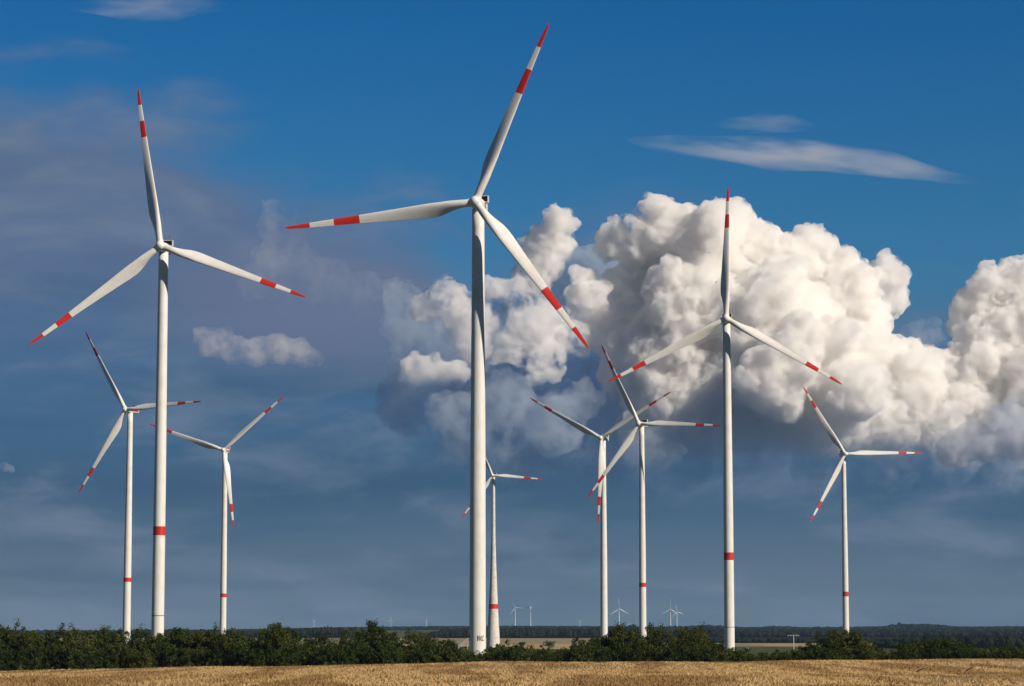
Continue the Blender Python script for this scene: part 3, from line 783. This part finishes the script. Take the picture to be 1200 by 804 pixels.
def cumulus(name, label, puffs, D, seed, matl, voxel=30., kids=(20, 9), rough=1.):
    """puffs: (px, py, r_px, depth offset m). Heaps spheres on spheres, then fuses them into one skin."""
    rng = np.random.default_rng(seed); S = []
    def dirs(n):
        v = rng.normal(size=(n, 3)); v /= np.linalg.norm(v, axis=1)[:, None]; return v
    for (px, py, r, dz) in puffs:
        c = np.array(at(px, py, D + dz)); rr = r * D / F * .97; S.append((c, rr, 3))
        for v in dirs(kids[0]):
            if v[1] > .55: continue
            r2 = rr * (.15 + .3 * rng.random() ** 1.3); c2 = c + v * (rr * rng.uniform(.72, .98)); S.append((c2, r2, 2))
            for w in dirs(kids[1]):
                if w[1] > .5 or np.dot(w, v) < -.2: continue
                r3 = r2 * rng.uniform(.2, .45); S.append((c2 + w * r2 * rng.uniform(.75, 1.), r3, 1))
    ico = {}
    for sub in (1, 2, 3):
        bm = bmesh.new(); bmesh.ops.create_icosphere(bm, subdivisions=sub, radius=1)
        ico[sub] = (np.array([v.co[:] for v in bm.verts]), np.array([[v.index for v in f.verts] for f in bm.faces])); bm.free()
    Vs, Fs, k = [], [], 0
    for c, r, sub in S:
        if r < voxel * 1.1: continue
        v, f = ico[sub]; Vs.append(v * r + c); Fs.append(f + k); k += len(v)
    me = mesh_np('raw', np.concatenate(Vs), np.concatenate(Fs), 3)
    o = link('raw', me); md = o.modifiers.new('r', 'REMESH'); md.mode = 'VOXEL'; md.voxel_size = voxel; md.use_smooth_shade = True
    sm = o.modifiers.new('s', 'SMOOTH'); sm.factor = .5; sm.iterations = 2
    me2 = bpy.data.meshes.new_from_object(o.evaluated_get(bpy.context.evaluated_depsgraph_get()))
    bpy.data.objects.remove(o); bpy.data.meshes.remove(me)
    n = len(me2.vertices); V = np.empty(n * 3, np.float32); me2.vertices.foreach_get('co', V); V = V.reshape(-1, 3)
    NN = np.empty(n * 3, np.float32); me2.vertex_normals.foreach_get('vector', NN); NN = NN.reshape(-1, 3)
    s1 = 1 / 190.; s2 = 1 / 75.
    dd = np.empty(n, np.float32)
    for i in range(n):
        a = V[i]; q = Vector((float(a[0]), float(a[1]), float(a[2])))
        f1 = noise.voronoi(q * s1)[0][0]; f2 = noise.noise(q * s2)
        f3 = noise.noise(q * (1 / 34.)); dd[i] = (0.45 - f1) * 62 + f2 * 26 + f3 * 12
    V += NN * (dd * rough)[:, None]
    base = np.array(at(puffs[0][0], puffs[0][1], D)); base[2] = 0
    V -= base
    me2.vertices.foreach_set('co', V.ravel()); me2.update()
    me2.name = name; me2.polygons.foreach_set('use_smooth', np.ones(len(me2.polygons), bool))
    o = bpy.data.objects.new(name, me2); COL.objects.link(o); me2.materials.clear(); me2.materials.append(matl); o.location = base
    tag(o, label, 'cloud', 'clouds over the wind farm'); print(name, len(me2.polygons))
    return o
def zat(py, D): return ray(600, py).z * D
D1 = 26000.
MAIN = [(655, 264, 22, 200), (640, 292, 30, 300), (625, 325, 25, 300), (722, 282, 26, 200), (770, 254, 28, 0), (748, 285, 34, 0), (800, 285, 50, 0), (855, 262, 32, 0), (830, 300, 55, -200), (882, 292, 40, -100), (925, 312, 42, 0),
        (958, 298, 30, 100), (985, 330, 36, 0), (1000, 372, 42, 0), (1040, 322, 26, 200), (1028, 345, 28, 250), (1045, 350, 24, 300), (900, 385, 75, -500), (820, 375, 75, -300), (750, 335, 40, 200), (742, 385, 34, 100), (690, 352, 26, -100), (708, 392, 26, -100), (684, 330, 18, 0),
        (780, 430, 70, -300), (940, 420, 70, -400), (1010, 430, 55, -400), (870, 470, 70, -700), (800, 480, 60, -600), (950, 480, 62, -700), (1010, 485, 50, -600), (1065, 460, 48, -500), (1095, 455, 40, -300), (1120, 480, 45, -400),
        (1165, 338, 30, 0), (1195, 330, 28, 0), (1150, 368, 40, 100), (1195, 395, 55, 0), (1160, 430, 55, -100), (1215, 460, 60, -300), (1240, 400, 60, 0), (1290, 430, 70, 0), (1100, 505, 40, -500),
        (940, 385, 22, -1300), (930, 415, 36, -1300), (985, 400, 30, -1200), (905, 445, 45, -1300), (1000, 455, 40, -1300),
        (1065, 425, 30, -100), (1130, 455, 45, -300), (1185, 480, 40, -300), (1150, 500, 40, -400), (860, 510, 45, -700), (930, 515, 42, -700), (780, 490, 52, -500), (1050, 505, 42, -500)]
M_cu = cloud_material('cumulus_white', zat(545, D1), zat(485, D1), 600, .027, (.998, .9935, .986), .33, .46)
cumulus('cumulus_cloud', 'towering sunlit white cumulus filling the sky right of centre', MAIN, D1, 3, M_cu, 17., (34, 15))
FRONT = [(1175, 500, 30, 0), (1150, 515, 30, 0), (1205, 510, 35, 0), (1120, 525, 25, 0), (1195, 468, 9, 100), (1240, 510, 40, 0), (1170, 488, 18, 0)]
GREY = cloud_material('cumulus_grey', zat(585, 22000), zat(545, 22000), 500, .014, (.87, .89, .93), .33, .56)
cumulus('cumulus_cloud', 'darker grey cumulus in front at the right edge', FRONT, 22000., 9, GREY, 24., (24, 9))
LEFT = [(525, 350, 26, 0), (545, 372, 28, 0), (500, 362, 22, 100), (590, 360, 34, 100), (620, 385, 34, 100), (600, 400, 30, 0), (640, 425, 26, 0), (560, 408, 28, 0), (628, 432, 20, -100), (640, 370, 26, 100), (670, 400, 28, 300)]
M_left = cloud_material('cumulus_ragged', zat(500, D1), zat(430, D1), 900, .016, (.985, .982, .98), .42, .54, 1.3)
cumulus('cumulus_cloud', 'ragged broken cumulus behind the largest tower', LEFT, D1 - 500, 5, M_left, 24., (26, 10), 1.3)
LOW = [(482, 430, 15, 0), (500, 428, 14, -50), (492, 446, 18, 0), (515, 440, 18, 0), (535, 436, 16, 0), (478, 442, 12, 0), (510, 418, 10, 0)]
M_low = cloud_material('cumulus_small', zat(475, D1), zat(438, D1), 400, .02, (.998, .993, .984), .34, .46)
cumulus('cumulus_cloud', 'small bright cumulus left of the largest tower', LOW, D1 - 1500, 6, M_low, 26., (16, 6))
WISP = [(250, 402, 19, 0), (275, 410, 19, 0), (300, 412, 19, 0), (325, 410, 20, 0), (350, 412, 18, 0), (372, 418, 12, 0), (236, 390, 10, 0), (262, 394, 12, 0)]
M_w = cloud_material('cumulus_flat', zat(440, 24000), zat(402, 24000), 350, .0065, (.99, .985, .98), .33, .60)
cumulus('cumulus_cloud', 'small flat cumulus right of the left front tower', WISP, 24000., 7, M_w, 28., (14, 6), .8)

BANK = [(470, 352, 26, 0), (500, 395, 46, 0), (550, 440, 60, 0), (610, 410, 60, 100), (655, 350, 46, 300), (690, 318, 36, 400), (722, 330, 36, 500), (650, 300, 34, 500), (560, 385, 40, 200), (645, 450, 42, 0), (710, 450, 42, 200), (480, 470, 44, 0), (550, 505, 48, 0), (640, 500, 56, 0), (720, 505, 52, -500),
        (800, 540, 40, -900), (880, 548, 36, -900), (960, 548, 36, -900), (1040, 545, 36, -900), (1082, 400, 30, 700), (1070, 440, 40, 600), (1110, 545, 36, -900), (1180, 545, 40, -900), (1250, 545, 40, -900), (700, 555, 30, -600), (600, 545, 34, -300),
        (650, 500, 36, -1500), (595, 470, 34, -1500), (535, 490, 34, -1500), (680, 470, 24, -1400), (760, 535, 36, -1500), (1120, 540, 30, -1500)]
M_bank = cloud_material('shade_tinted_cloud', zat(590, D1), zat(500, D1), 1100, .0045, (.70, .79, .89), .32, .60, 1.)  # absorbing slate albedo: the shade on this cloud is put into its colour
cumulus('shade_tinted_cloud', 'slate-blue shaded cloud bank under and left of the towering cumulus', BANK, D1 + 500, 21, M_bank, 28., (22, 9))
PALE = [(325, 262, 22, 0), (338, 285, 24, 0), (318, 245, 14, 0), (318, 305, 26, 0), (352, 312, 26, 0), (385, 330, 30, 0), (300, 330, 24, 0), (425, 342, 28, 0), (345, 345, 30, 0), (460, 345, 22, 0)]
M_p = cloud_material('cumulus_pale', zat(385, 27000), zat(262, 27000), 900, .0026, (.93, .94, .98), .36, .66, .8)
cumulus('cumulus_cloud', 'pale soft cloud tuft between the two biggest turbines', PALE, 27000., 12, M_p, 30., (16, 6))
TINY = [(-8, 549, 9, 0), (4, 548, 7, 0), (14, 551, 5, 0)]
cumulus('cumulus_cloud', 'tiny grey-white cloud scrap cut by the left edge', TINY, 24000., 13, cloud_material('cumulus_scrap', zat(556, 24000), zat(548, 24000), 100, .006, (.98, .985, 1), .36, .56), 18., (12, 5), .5)

def cirrus(label, p0, p1, D, thick_px, dens, seed):
    """a long streak of ice cloud: a flattened, bumpy lens with its own fibre structure"""
    a, b = at(*p0, D), at(*p1, D); L = (b - a).length
    bm = bmesh.new(); bmesh.ops.create_icosphere(bm, subdivisions=5, radius=1)
    h = thick_px * D / F
    for v in bm.verts:
        q = v.co.copy(); taper = (1 - abs(q.x)) * .6 + .4
        k = 1 + .35 * noise.noise(Vector((q.x * 3 + seed, q.y * 1.5, q.z * 1.5)))
        v.co = Vector((q.x * L / 2, q.y * 500 * k, q.z * h * k * taper + .25 * h * math.sin(q.x * 3 + seed)))
    me = bm_mesh('cirrus_cloud', bm)
    m = bpy.data.materials.new('ice_cloud'); m.use_nodes = True; N = NT(m.node_tree); P = N.n('ShaderNodeTexCoord').outputs['Object']
    mp = N.n('ShaderNodeMapping', {0: P, 'Rotation': (0, R(6), 0), 'Scale': (.0011, .002, .006)})
    n1 = N.n('ShaderNodeTexNoise', {'Vector': mp.outputs[0], 'Scale': 1.0, 'Detail': 6.0, 'Roughness': .55})
    sx = N.n('ShaderNodeSeparateXYZ', {0: P}).outputs
    edge = N.m('SUBTRACT', 1.0, N.m('POWER', N.m('ABSOLUTE', N.m('DIVIDE', sx[0], L / 2)), 2.0), clamp=True)
    e2 = N.m('SUBTRACT', 1.0, N.m('POWER', N.m('ABSOLUTE', N.m('DIVIDE', sx[2], h)), 2.0), clamp=True)
    d = N.m('MULTIPLY', N.m('MULTIPLY', N.m('MULTIPLY', N.smooth(n1.outputs[0], .36, .66), edge), e2), dens)
    vv = N.n('ShaderNodeVolumeScatter', {'Color': (1, .99, .98, 1), 'Density': d, 'Anisotropy': .1}); N.n('ShaderNodeOutputMaterial', {1: vv.outputs[0]})
    o = link('cirrus_cloud', me, None, [m]); c = (a + b) / 2; o.location = c; dv = b - a
    o.rotation_euler = (0, -math.atan2(dv.z, dv.x), 0); tag(o, label, 'cloud', 'clouds over the wind farm')
cirrus('long thin white cloud streak high above the big cumulus', (728, 158), (1155, 212), 30000., 19, .0019, 1.)
cirrus('short faint streak of cloud at the top left edge of the sky', (75, 12), (270, 6), 30000., 12, .0011, 4.)
cirrus('faint hair-thin cloud streak just above the long white one', (835, 142), (960, 150), 30000., 7, .0008, 7.)
